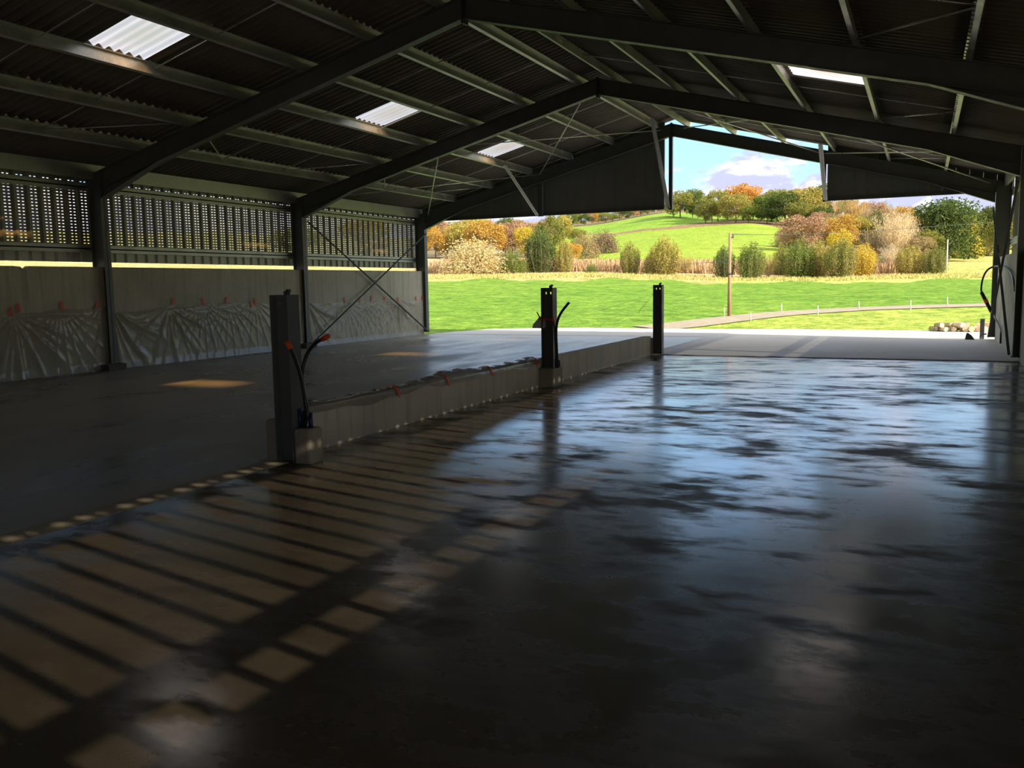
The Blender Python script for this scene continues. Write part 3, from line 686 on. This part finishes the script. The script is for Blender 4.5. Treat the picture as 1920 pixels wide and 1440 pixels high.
p2 = atr(1774, 84); h2 = ztop(1777, 449, 84)-p2.z
root = empty('utility_pole', p2); tag(root, 'slim pale utility pole at the hedge end before the right hillside', 'utility pole'); MB().tube([(0, 0, -.2), (0, 0, h2)], [.065, .05], 10).build('wooden_pole', M['stake'], root)
def wire(pts, lab, r_=.018):
    tag(MB().tube(spline(pts, 8), r_, 5).build('overhead_wire', M['wire']), lab, 'wire', 'overhead wires')
wire([tuple(EYE+(ray(u, v)/math.hypot(ray(u, v).x, ray(u, v).y))*r) for u, v, r in ((1367, 439, rp), (1450, 440, 60), (1550, 437, 72), (1660, 431, 86), (1800, 421, 108), (1880, 416, 125))], 'dark overhead wire running right from the tall wooden pole')
wire([tuple(EYE+(ray(u, v)/math.hypot(ray(u, v).x, ray(u, v).y))*r) for u, v, r in ((1367, 490, rp), (1300, 494, 60), (1180, 505, 68), (1060, 508, 75), (900, 510, 82))], 'thin overhead wire running left low behind the hedge', .012)
fp = [(1358, 576, 595, 'fence stake beside the foot of the tall utility pole'), (1407, 586, 604, 'fence stake on the near side of the track, first from the slab'), (1465, 570, 587, 'fence stake beyond the track right of the utility pole'), (1533, 573, 594, 'fence stake on the near track side at mid opening'), (1610, 565, 580, 'fence stake beyond the track between two near-side stakes'), (1707, 563, 583, 'tall fence stake before the track bend at the right'), (1776, 557, 574, 'fence stake farthest along the track')]
for u, v0, v1, lab in fp:
    b = onground(u, v1); r = math.hypot(b.x-CX, b.y-CY); mb = MB(); hh = ztop(u, v0, r)-b.z; mb.tube([(0, 0, -.1), (0, 0, hh)], .022, 8)
    tag(mb.build('fence_stake', M['stake'], loc=b), 'pale wooden '+lab, 'fence stake', 'fence stakes along the track')
rnd = random.Random(21)
lp = ['leftmost log with a dark mossy end', 'short pale log lying before the leftmost log', 'green topped log behind the short pale log', 'pinkish log in the front row near the pile start', 'long mossy log lying aslant', 'green log end in the upper row after the slanting log', 'pale split log on top of the pile middle', 'mossy log with a yellow cut end in the front row', 'yellow log behind the pile middle', 'pale log in the front row past the middle', 'peach log on top, right of the middle', 'yellow log in front of the peach log', 'long pale log along the front row', 'peach log near the pile end', 'reddish log low in the front row', 'bright log on top of the pile end', 'pinkish log next to the steel stub', 'last pale log of the pile behind the steel stub']
for i, lab in enumerate(lp):
    x = 5.62+i*.083+rnd.uniform(-.02, .02); y = 22.75+rnd.uniform(-.12, .22); rr = rnd.uniform(.065, .085); ln = rnd.uniform(.28, .42); ang = rnd.uniform(-.6, .9)
    top = (i % 3 == 2); z = rr+(.11 if top else 0)
    root = empty('firewood_log', (x, y, z), ang); tag(root, lab, 'log', 'logs heaped on the apron edge')
    dv = Vector((0, ln/2, 0)); MB().tube([-dv, dv], [rr, rr*.93], 12, False).build('bark', M['bark'] if i in (0, 2, 4, 5, 7) else M['log'], root)
    for s_, q in ((-1, rr), (1, rr*.93)):
        mb = MB()
        vs = [(math.cos(2*math.pi*k/12)*q*.99, s_*(ln/2-.002), math.sin(2*math.pi*k/12)*q*.99) for k in range(12)]; mb.add(vs, [tuple(range(12))])
        mb.build('cut_end', M['log'] if i != 0 else M['bark'], root)

# ------------------------------------------------------------------ trees
PAL = {'corn': ((.38, .25, .14), (.66, .50, .31)), 'hay': ((.38, .36, .12), (.62, .56, .24)), 'dark': ((.05, .085, .025), (.15, .20, .06)), 'green': ((.09, .13, .03), (.24, .31, .07)), 'olive': ((.15, .16, .04), (.36, .36, .10)), 'yolive': ((.24, .22, .05), (.55, .47, .13)),
       'yellow': ((.38, .30, .04), (.80, .62, .10)), 'gold': ((.34, .20, .04), (.68, .45, .12)), 'orange': ((.40, .19, .045), (.80, .47, .13)), 'russet': ((.30, .17, .10), (.56, .37, .24)),
       'pale': ((.48, .38, .24), (.82, .68, .45)), 'purple': ((.15, .09, .07), (.32, .20, .16)), 'cream': ((.45, .36, .16), (.85, .70, .38)), 'brown': ((.26, .19, .10), (.48, .37, .20))}
LM = {}
for k, (a, b) in PAL.items():
    m, nt, out = newmat('leaves_'+k); g = N(nt, 'ShaderNodeNewGeometry'); oi = N(nt, 'ShaderNodeObjectInfo')
    c = ramp(nt, g.outputs['Random Per Island'], [(0, a), (.5, tuple((x+y)/2 for x, y in zip(a, b))), (1, b)])
    c = mixc(nt, 1, c, ramp(nt, oi.outputs['Random'], [(0, (.88, .9, .9)), (1, (1.1, 1.06, 1.0))]), 'MULTIPLY')
    d = N(nt, 'ShaderNodeBsdfDiffuse'); t = N(nt, 'ShaderNodeBsdfTranslucent'); L(nt, c, d.inputs[0]); L(nt, c, t.inputs[0])
    mx = N(nt, 'ShaderNodeMixShader'); mx.inputs[0].default_value = .3; L(nt, d.outputs[0], mx.inputs[1]); L(nt, t.outputs[0], mx.inputs[2]); L(nt, mx.outputs[0], out.inputs[0]); LM[k] = m
SHAPES = {}
def leafquad(mb, p, s, rnd):
    n = Vector((rnd.gauss(0, 1), rnd.gauss(0, 1), rnd.gauss(0, .8)+.3)).normalized(); a = n.orthogonal().normalized(); b = n.cross(a); t = rnd.uniform(0, 6.28)
    a2 = a*math.cos(t)+b*math.sin(t); b2 = -a*math.sin(t)+b*math.cos(t)
    mb.add([p+a2*s, p+b2*s*.6, p-a2*s, p-b2*s*.6], [(0, 1, 2, 3)])
def shape(kind, seed):
    """unit tree, height 1, crown radius about 0.5: (foliage mesh, wood mesh)"""
    rnd = random.Random(seed); fo = MB(); wd = MB()
    if kind == 'tree':
        cl = []
        for _ in range(34):
            while True:
                p = Vector((rnd.uniform(-1, 1), rnd.uniform(-1, 1), rnd.uniform(-1, 1)))
                if p.length < 1: break
            p = p.normalized()*(p.length**.4); cl.append((Vector((p.x*.37, p.y*.37, .53+p.z*.36)), rnd.uniform(.10, .17)))
        for c, r in cl:
            for _ in range(210):
                q = Vector((rnd.gauss(0, 1), rnd.gauss(0, 1), rnd.gauss(0, 1))).normalized()*r*rnd.uniform(.6, 1.1); q.z *= .85
                leafquad(fo, c+q, rnd.uniform(.012, .022), rnd)
        wd.tube([(0, 0, -.04), (.01, 0, .25), (0, .01, .55), (.01, 0, .8)], [.022, .018, .012, .004], 7)
        for c, r in cl[:12]:
            b = Vector((0, 0, rnd.uniform(.22, .45))); wd.tube([b, (b+c)/2+Vector((0, 0, -.03)), c], [.010, .007, .003], 5)
    elif kind == 'shrub':      # multi-stemmed, foliage down to the ground, upright
        for _ in range(60):
            a = rnd.uniform(0, 6.28); rr = rnd.uniform(0, 1)**.6; top = rnd.uniform(.75, 1.0)*(1-.34*rr**2); lean = rr*.36
            e = Vector((math.cos(a)*lean, math.sin(a)*lean, top)); b = Vector((math.cos(a)*.22*rr, math.sin(a)*.22*rr, 0))
            mid = b.lerp(e, .5)+Vector((math.cos(a)*.13*rr, math.sin(a)*.13*rr, 0)); wd.tube([b, mid, e], [.006, .004, .001], 4)
            for _ in range(150):
                t = rnd.uniform(.03, 1.0); p = b*(1-t)**2+mid*(2*t*(1-t))+e*t*t; q = Vector((rnd.gauss(0, 1), rnd.gauss(0, 1), rnd.gauss(0, .6)))*.042*(1.15-.55*t); leafquad(fo, p+q, rnd.uniform(.010, .020), rnd)
    elif kind == 'bush':       # low spreading dome
        for _ in range(5200):
            a = rnd.uniform(0, 6.28); ph = rnd.uniform(0, 1); el = math.asin(ph)*.98; r = rnd.uniform(.55, 1.02)*(1+.12*math.sin(5*a+3*el)+.1*math.sin(9*a))
            leafquad(fo, Vector((math.cos(a)*math.cos(el)*.5*r, math.sin(a)*math.cos(el)*.5*r, .04+math.sin(el)*.92*r)), rnd.uniform(.014, .026), rnd)
        for _ in range(16):
            a = rnd.uniform(0, 6.28); e = Vector((math.cos(a)*.35, math.sin(a)*.35, rnd.uniform(.5, .8))); wd.tube([(0, 0, -.02), e*.5, e], [.012, .008, .003], 4)
    elif kind == 'bare':       # twiggy, nearly leafless
        for _ in range(60):
            a = rnd.uniform(0, 6.28); rr = rnd.uniform(0, 1)**.7; e = Vector((math.cos(a)*.42*rr, math.sin(a)*.42*rr, rnd.uniform(.6, 1.0)*(1-.15*rr))); b = Vector((0, 0, rnd.uniform(.0, .25)))
            mid = b.lerp(e, .45)+Vector((math.cos(a)*.07, math.sin(a)*.07, .0)); wd.tube([b, mid, e], [.008, .005, .001], 4)
            for _ in range(75):
                t = rnd.uniform(.3, 1.0); p = b*(1-t)**2+mid*(2*t*(1-t))+e*t*t; q = Vector((rnd.gauss(0, 1), rnd.gauss(0, 1), 0))*.035; n = Vector((rnd.uniform(-.4, .4), rnd.uniform(-.4, .4), 1)).normalized()*rnd.uniform(.02, .05)
                w_ = Vector((rnd.uniform(-1, 1), rnd.uniform(-1, 1), 0)).normalized()*.004; fo.add([p+q-w_, p+q+w_, p+q+n], [(0, 1, 2)])
    return fo, wd
MESHES = {}
def tree_mesh(kind, col, var):
    key = (kind, col, var)
    if key not in MESHES:
        if (kind, var) not in SHAPES: SHAPES[(kind, var)] = shape(kind, hash((len(kind), var*7+3)) % 1000)
        fo, wd = SHAPES[(kind, var)]
        r = []
        for b, mt, nm in ((fo, LM[col], 'crown'), (wd, LM['pale'] if kind == 'bare' else M['trunk'], 'trunk')):
            me = bpy.data.meshes.new(nm+'_'+kind+'_'+col); me.from_pydata(b.v, [], b.f); me.materials.append(mt); me.update(); r.append(me)
        MESHES[key] = r
    return MESHES[key]
NAMEK = {'tree': ('tree', 'tree', 'crown', 'trunk'), 'shrub': ('tall_shrub', 'shrub', 'foliage', 'stems'), 'bush': ('bush', 'bush', 'foliage', 'stems'), 'bare': ('bare_tree', 'tree', 'twigs', 'branches')}
CNT = [0]
def plant(u, r, vtop, wpx, kind, col, lab, group=None):
    CNT[0] += 1; var = CNT[0] % 3
    p = atr(u, r); h = max(1.0, ztop(u, vtop, r)-p.z); rad = wpx/2/F*r*math.hypot(1, (u-960)/F)/(.40)
    nm, cat, a, b = NAMEK[kind]; root = empty(nm, p-Vector((0, 0, .05)), rnd.uniform(0, 6.28)); tag(root, lab, cat, group)
    mf, mw = tree_mesh(kind, col, var)
    for me, n in ((mf, a), (mw, b)):
        o = bpy.data.objects.new(n, me); COL.objects.link(o); o.parent = root; o.scale = (rad, rad, h)
HR = 'shrubs of the hedge along the meadow edge'
T = [
 (888, 86, 442, 98, 'bush', 'cream', 'wide pale yellow leafy bush in the hedge, leftmost', HR), (963, 86, 464, 44, 'bush', 'green', 'fresh green bush between the pale yellow bush and the dense dark tree', HR),
 (1013, 88, 418, 62, 'shrub', 'dark', 'tall dense dark green tree in the hedge at the left end', HR), (1016, 90, 424, 50, 'tree', 'green', 'mid green tree grown into the tall dense dark one', HR),
 (1058, 88, 442, 40, 'shrub', 'yolive', 'thin olive shrub touching the dense dark tree on its right', HR), (1109, 84, 497, 20, 'bush', 'green', 'tiny green bush alone before the dry corn', HR),
 (1182, 86, 447, 40, 'shrub', 'olive', 'slim pale olive shrub standing alone against the lime field', HR), (1247, 85, 436, 60, 'shrub', 'yolive', 'yellowish bushy tree with a pale stem above the farthest post', HR), (1225, 86, 470, 34, 'bush', 'olive', 'low olive bush at the foot of the yellowish bushy tree', HR), (1288, 88, 472, 26, 'bare', 'yolive', 'sparse twiggy shrub right of the yellowish bushy tree', HR),
 (1357, 82, 455, 40, 'shrub', 'dark', 'dark green columnar shrub behind the tall utility pole', HR), (1408, 82, 448, 50, 'shrub', 'green', 'green columnar shrub just right of the utility pole', HR), (1440, 84, 468, 34, 'bare', 'yolive', 'sparse yellowish shrub right of the green columnar one', HR),
 (1466, 88, 452, 34, 'shrub', 'olive', 'dark olive shrub at the start of the thick hedge', HR), (1497, 84, 440, 62, 'shrub', 'green', 'wide green shrub in the thick hedge, second from its start', HR), (1532, 85, 442, 44, 'shrub', 'yolive', 'yellow olive shrub between two wide green ones', HR), (1575, 83, 438, 58, 'shrub', 'olive', 'wide olive green shrub in the middle of the thick hedge', HR),
 (1618, 86, 452, 46, 'shrub', 'yellow', 'bright yellow green shrub in the thick hedge', HR), (1706, 86, 452, 46, 'shrub', 'yolive', 'rounded yellow green shrub near the right end of the hedge', HR), (1752, 86, 458, 44, 'shrub', 'olive', 'last olive shrub of the hedge before the slim pole', HR), (1672, 90, 452, 48, 'bare', 'pale', 'pale twiggy willow low in the hedge', HR),
 (1655, 92, 478, 30, 'bush', 'green', 'low green bush at the foot of the pale willow', HR),
]
MR = 'trees on the slope behind the hedge'
T += [
 (690, 150, 405, 90, 'tree', 'gold', 'golden tree beyond the left wall, seen through the cladding slots', None), (560, 150, 420, 90, 'tree', 'olive', 'olive tree beyond the left wall, seen through the cladding slots', None),
 (818, 150, 425, 50, 'tree', 'gold', 'golden brown tree beside the left gable column', MR), (840, 155, 418, 44, 'bare', 'gold', 'twiggy golden tree between the gable column and the wide autumn tree', MR), (862, 150, 412, 56, 'tree', 'yolive', 'yellow olive autumn tree, first full one from the gable column', MR), (912, 145, 405, 76, 'tree', 'gold', 'wide golden autumn tree above the pale yellow bush', MR), (895, 160, 402, 60, 'tree', 'yolive', 'yellow olive tree behind the wide golden one', MR),
 (962, 160, 408, 62, 'tree', 'russet', 'pinkish brown tree between the golden tree and the dense dark tree', MR), (950, 165, 400, 50, 'tree', 'dark', 'dark tree top behind the pinkish brown tree', MR), (985, 150, 420, 40, 'tree', 'yellow', 'yellow tree peeping left of the dense dark tree', MR), (1035, 175, 398, 50, 'tree', 'olive', 'olive tree behind the dense dark tree', MR),
 (1060, 190, 398, 40, 'tree', 'yolive', 'yellow olive tree at the start of the far tree line', MR), (1085, 165, 425, 34, 'tree', 'olive', 'small olive tree left of the purple thicket', MR), (1072, 120, 452, 40, 'tree', 'gold', 'low golden tree left of the lime field', MR), (1098, 135, 436, 44, 'bush', 'brown', 'brown green thicket at the lime field corner', MR), (1132, 150, 430, 48, 'bush', 'purple', 'reddish purple thicket on the lime hillside', MR),
 (1500, 140, 398, 80, 'tree', 'russet', 'pinkish brown round tree left of the slope wood', MR), (1475, 150, 424, 40, 'bush', 'brown', 'brown bush at the shaded foot of the hill wood', MR), (1545, 150, 402, 60, 'tree', 'brown', 'brown tree in the middle of the slope wood', MR), (1575, 145, 398, 58, 'tree', 'gold', 'golden tree in the middle of the slope wood', MR), (1556, 170, 398, 34, 'tree', 'green', 'small bright green tree amid the slope wood', MR), (1610, 150, 400, 56, 'tree', 'yolive', 'yellowish tree left of the narrow dark tree', MR), (1573, 110, 425, 40, 'tree', 'yellow', 'small bright yellow tree just above the hedge', MR), (1640, 150, 382, 36, 'shrub', 'dark', 'narrow dark green tree beside the pale willows', MR),
 (1672, 120, 388, 66, 'bare', 'pale', 'tall pale leafless willow, left of the pair', MR), (1697, 125, 390, 54, 'bare', 'pale', 'tall pale leafless willow, right of the pair', MR), (1640, 130, 420, 60, 'bare', 'brown', 'brown leafless tree left of the pale willows', MR), (1720, 140, 400, 46, 'tree', 'orange', 'orange tree between the willows and the big green tree', MR), (1738, 125, 425, 44, 'tree', 'olive', 'olive tree below the big green tree', MR), (1722, 120, 438, 40, 'tree', 'brown', 'brown olive tree at the foot of the orange tree', MR),
 (1769, 130, 364, 92, 'tree', 'dark', 'biggest dark green tree standing out at the right', MR), (1771, 128, 372, 78, 'bush', 'dark', 'dense dark lower crown of foliage grown round the biggest dark tree', MR), (1812, 150, 386, 34, 'shrub', 'yellow', 'bright yellow tree right of the biggest green tree', MR), (1808, 140, 430, 40, 'bush', 'yellow', 'yellow green bush under the bright yellow tree', MR), (1838, 160, 386, 60, 'tree', 'olive', 'olive tree before the far right column', MR), (1868, 160, 376, 60, 'tree', 'dark', 'dark tree beside the far right column', MR), (1848, 150, 432, 40, 'bush', 'yolive', 'yellow green bush at the top of the dry hillside', MR), (1900, 150, 385, 60, 'tree', 'olive', 'olive tree hidden behind the far right column', MR),
]
HRW = 'trees on the hill top'
T += [
 (1275, 300, 352, 52, 'tree', 'olive', 'grey green tree next to the ridge post on the hill top', HRW), (1298, 305, 350, 40, 'tree', 'green', 'second green tree from the ridge post on the hill top', HRW),
 (1322, 270, 366, 40, 'tree', 'olive', 'small leaning brown green tree at the left of the hill grove', HRW), (1345, 280, 348, 44, 'tree', 'olive', 'tall olive tree left of the orange tree', HRW), (1392, 285, 340, 66, 'tree', 'orange', 'bright orange round tree on the hill top', HRW), (1378, 268, 358, 52, 'tree', 'yolive', 'yellow green tree standing before the orange tree', HRW), (1410, 290, 358, 36, 'tree', 'yolive', 'yellowish tree tucked right of the orange tree', HRW),
 (1426, 275, 362, 44, 'tree', 'green', 'green tree right of the orange tree', HRW), (1444, 280, 352, 40, 'tree', 'olive', 'olive tree between the orange tree and the darkest one', HRW), (1470, 262, 352, 66, 'tree', 'dark', 'darkest dense tree of the hill grove', HRW), (1484, 285, 350, 44, 'tree', 'yolive', 'yellow olive tree behind the darkest one', HRW), (1512, 262, 346, 60, 'tree', 'yolive', 'yellow tree with a peach top beside the right gable cladding', HRW), (1508, 275, 344, 46, 'tree', 'gold', 'peach coloured crown behind the yellow tree', HRW), (1540, 280, 338, 34, 'tree', 'dark', 'dark tree top peeping beside the right gable strut', HRW), (1538, 255, 384, 40, 'tree', 'dark', 'small dark green tree low under the peach crown', HRW),
]
for u, r, v, w_, c, lab in ((1334, 275, 372, 36, 'olive', 'low olive tree in the hill grove before the tall olive one'), (1362, 290, 352, 40, 'green', 'green crown between the tall olive and the orange tree'), (1402, 262, 382, 30, 'green', 'small green tree below the orange crown'), (1436, 262, 384, 34, 'dark', 'small dark tree low between the orange tree and the darkest one'), (1455, 290, 350, 44, 'olive', 'olive crown behind the left edge of the darkest tree'), (1496, 256, 372, 44, 'olive', 'olive tree under the yellow peach topped one'), (1262, 310, 366, 36, 'yolive', 'yellowish tree right behind the ridge post'), (1308, 300, 366, 32, 'dark', 'dark tree between the two grey green hill trees and the leaning one')):
    T.append((u, r, v, w_, 'tree', c, lab, HRW))
for i, u in enumerate(range(1058, 1262, 13)):
    T.append((u, 350+(i % 3)*8, lerpt([(1058, 400), (1150, 398), (1262, 372)], u)-(i*5 % 7), 24, 'tree', ['olive', 'green', 'yolive', 'dark', 'gold', 'olive'][i % 6], 'small mixed tree in the far tree line above the upper field', 'trees of the far line above the upper field'))
for i, u in enumerate(range(1530, 1880, 17)):
    T.append((u, 300+(i % 4)*16, lerpt([(1530, 366), (1600, 366), (1680, 378), (1740, 390), (1880, 392)], u)+(i*5 % 7), 44, 'bare' if i % 3 else 'tree', ['brown', 'russet', 'olive', 'brown', 'gold'][i % 5], 'brownish tree of the distant wood behind the slope trees', 'trees of the distant brown wood'))
for i, u in enumerate(range(1540, 1740, 22)):
    T.append((u, 215+(i % 3)*14, lerpt([(1540, 392), (1740, 402)], u)+(i*7 % 9), 46, 'tree', ['russet', 'brown', 'gold', 'olive', 'brown', 'yolive'][i % 6], 'brown autumn tree filling the middle of the slope wood', 'autumn trees filling the slope wood'))
for i, u in enumerate(range(800, 1060, 26)):
    T.append((u, 215+(i % 3)*14, 412-(i*5 % 8), 48, 'tree', ['gold', 'russet', 'olive', 'brown'][i % 4], 'autumn tree far behind the hedge under the left gable cladding', 'autumn trees behind the left end of the hedge'))
for t in T: plant(*t)
# dry corn behind the hedge: uncountable
def corn():
    mb = MB(); rnd = random.Random(4)
    for _ in range(15000):
        u = rnd.uniform(780, 1760); r = rnd.uniform(88, 96) if u > 1080 else rnd.uniform(88, 104)
        x, y = polar(azim(u), r); z = ground(x, y); h = rnd.uniform(.6, 1.25); a = rnd.uniform(0, 6.28); w_ = Vector((math.cos(a), math.sin(a), 0))*.05; lx, ly = rnd.uniform(-.25, .25), rnd.uniform(-.25, .25)
        b = Vector((x, y, z-.05)); t = b+Vector((lx, ly, h)); mb.add([b-w_, b+w_, t+w_*.5, t-w_*.5], [(0, 1, 2, 3)])
    o = mb.build('dry_corn', LM['corn']); tag(o, 'strip of dry brown corn standing behind the hedge shrubs', 'corn', None, 'stuff')
corn()
def tufts():
    mb = MB(); rnd = random.Random(14)
    for _ in range(9000):
        u = rnd.uniform(780, 1900); r = rnd.uniform(75, 84); x, y = polar(azim(u), r); z = ground(x, y); h = rnd.uniform(.1, .32); a = rnd.uniform(0, 6.28); w_ = Vector((math.cos(a), math.sin(a), 0))*.06
        b = Vector((x, y, z-.03)); mb.add([b-w_, b+w_, b+Vector((rnd.uniform(-.2, .2), rnd.uniform(-.2, .2), h))], [(0, 1, 2)])
    o = mb.build('tall_grass', LM['hay']); tag(o, 'pale dry grass along the far meadow edge', 'grass', None, 'stuff')
tufts()

# ------------------------------------------------------------------ view
vs_ = SC.view_settings; vs_.view_transform = 'Standard'; vs_.look = 'None'; vs_.exposure = 0.5; vs_.gamma = 1
try: vs_.use_curve_mapping = False
except Exception: pass
SC.display_settings.display_device = 'sRGB'
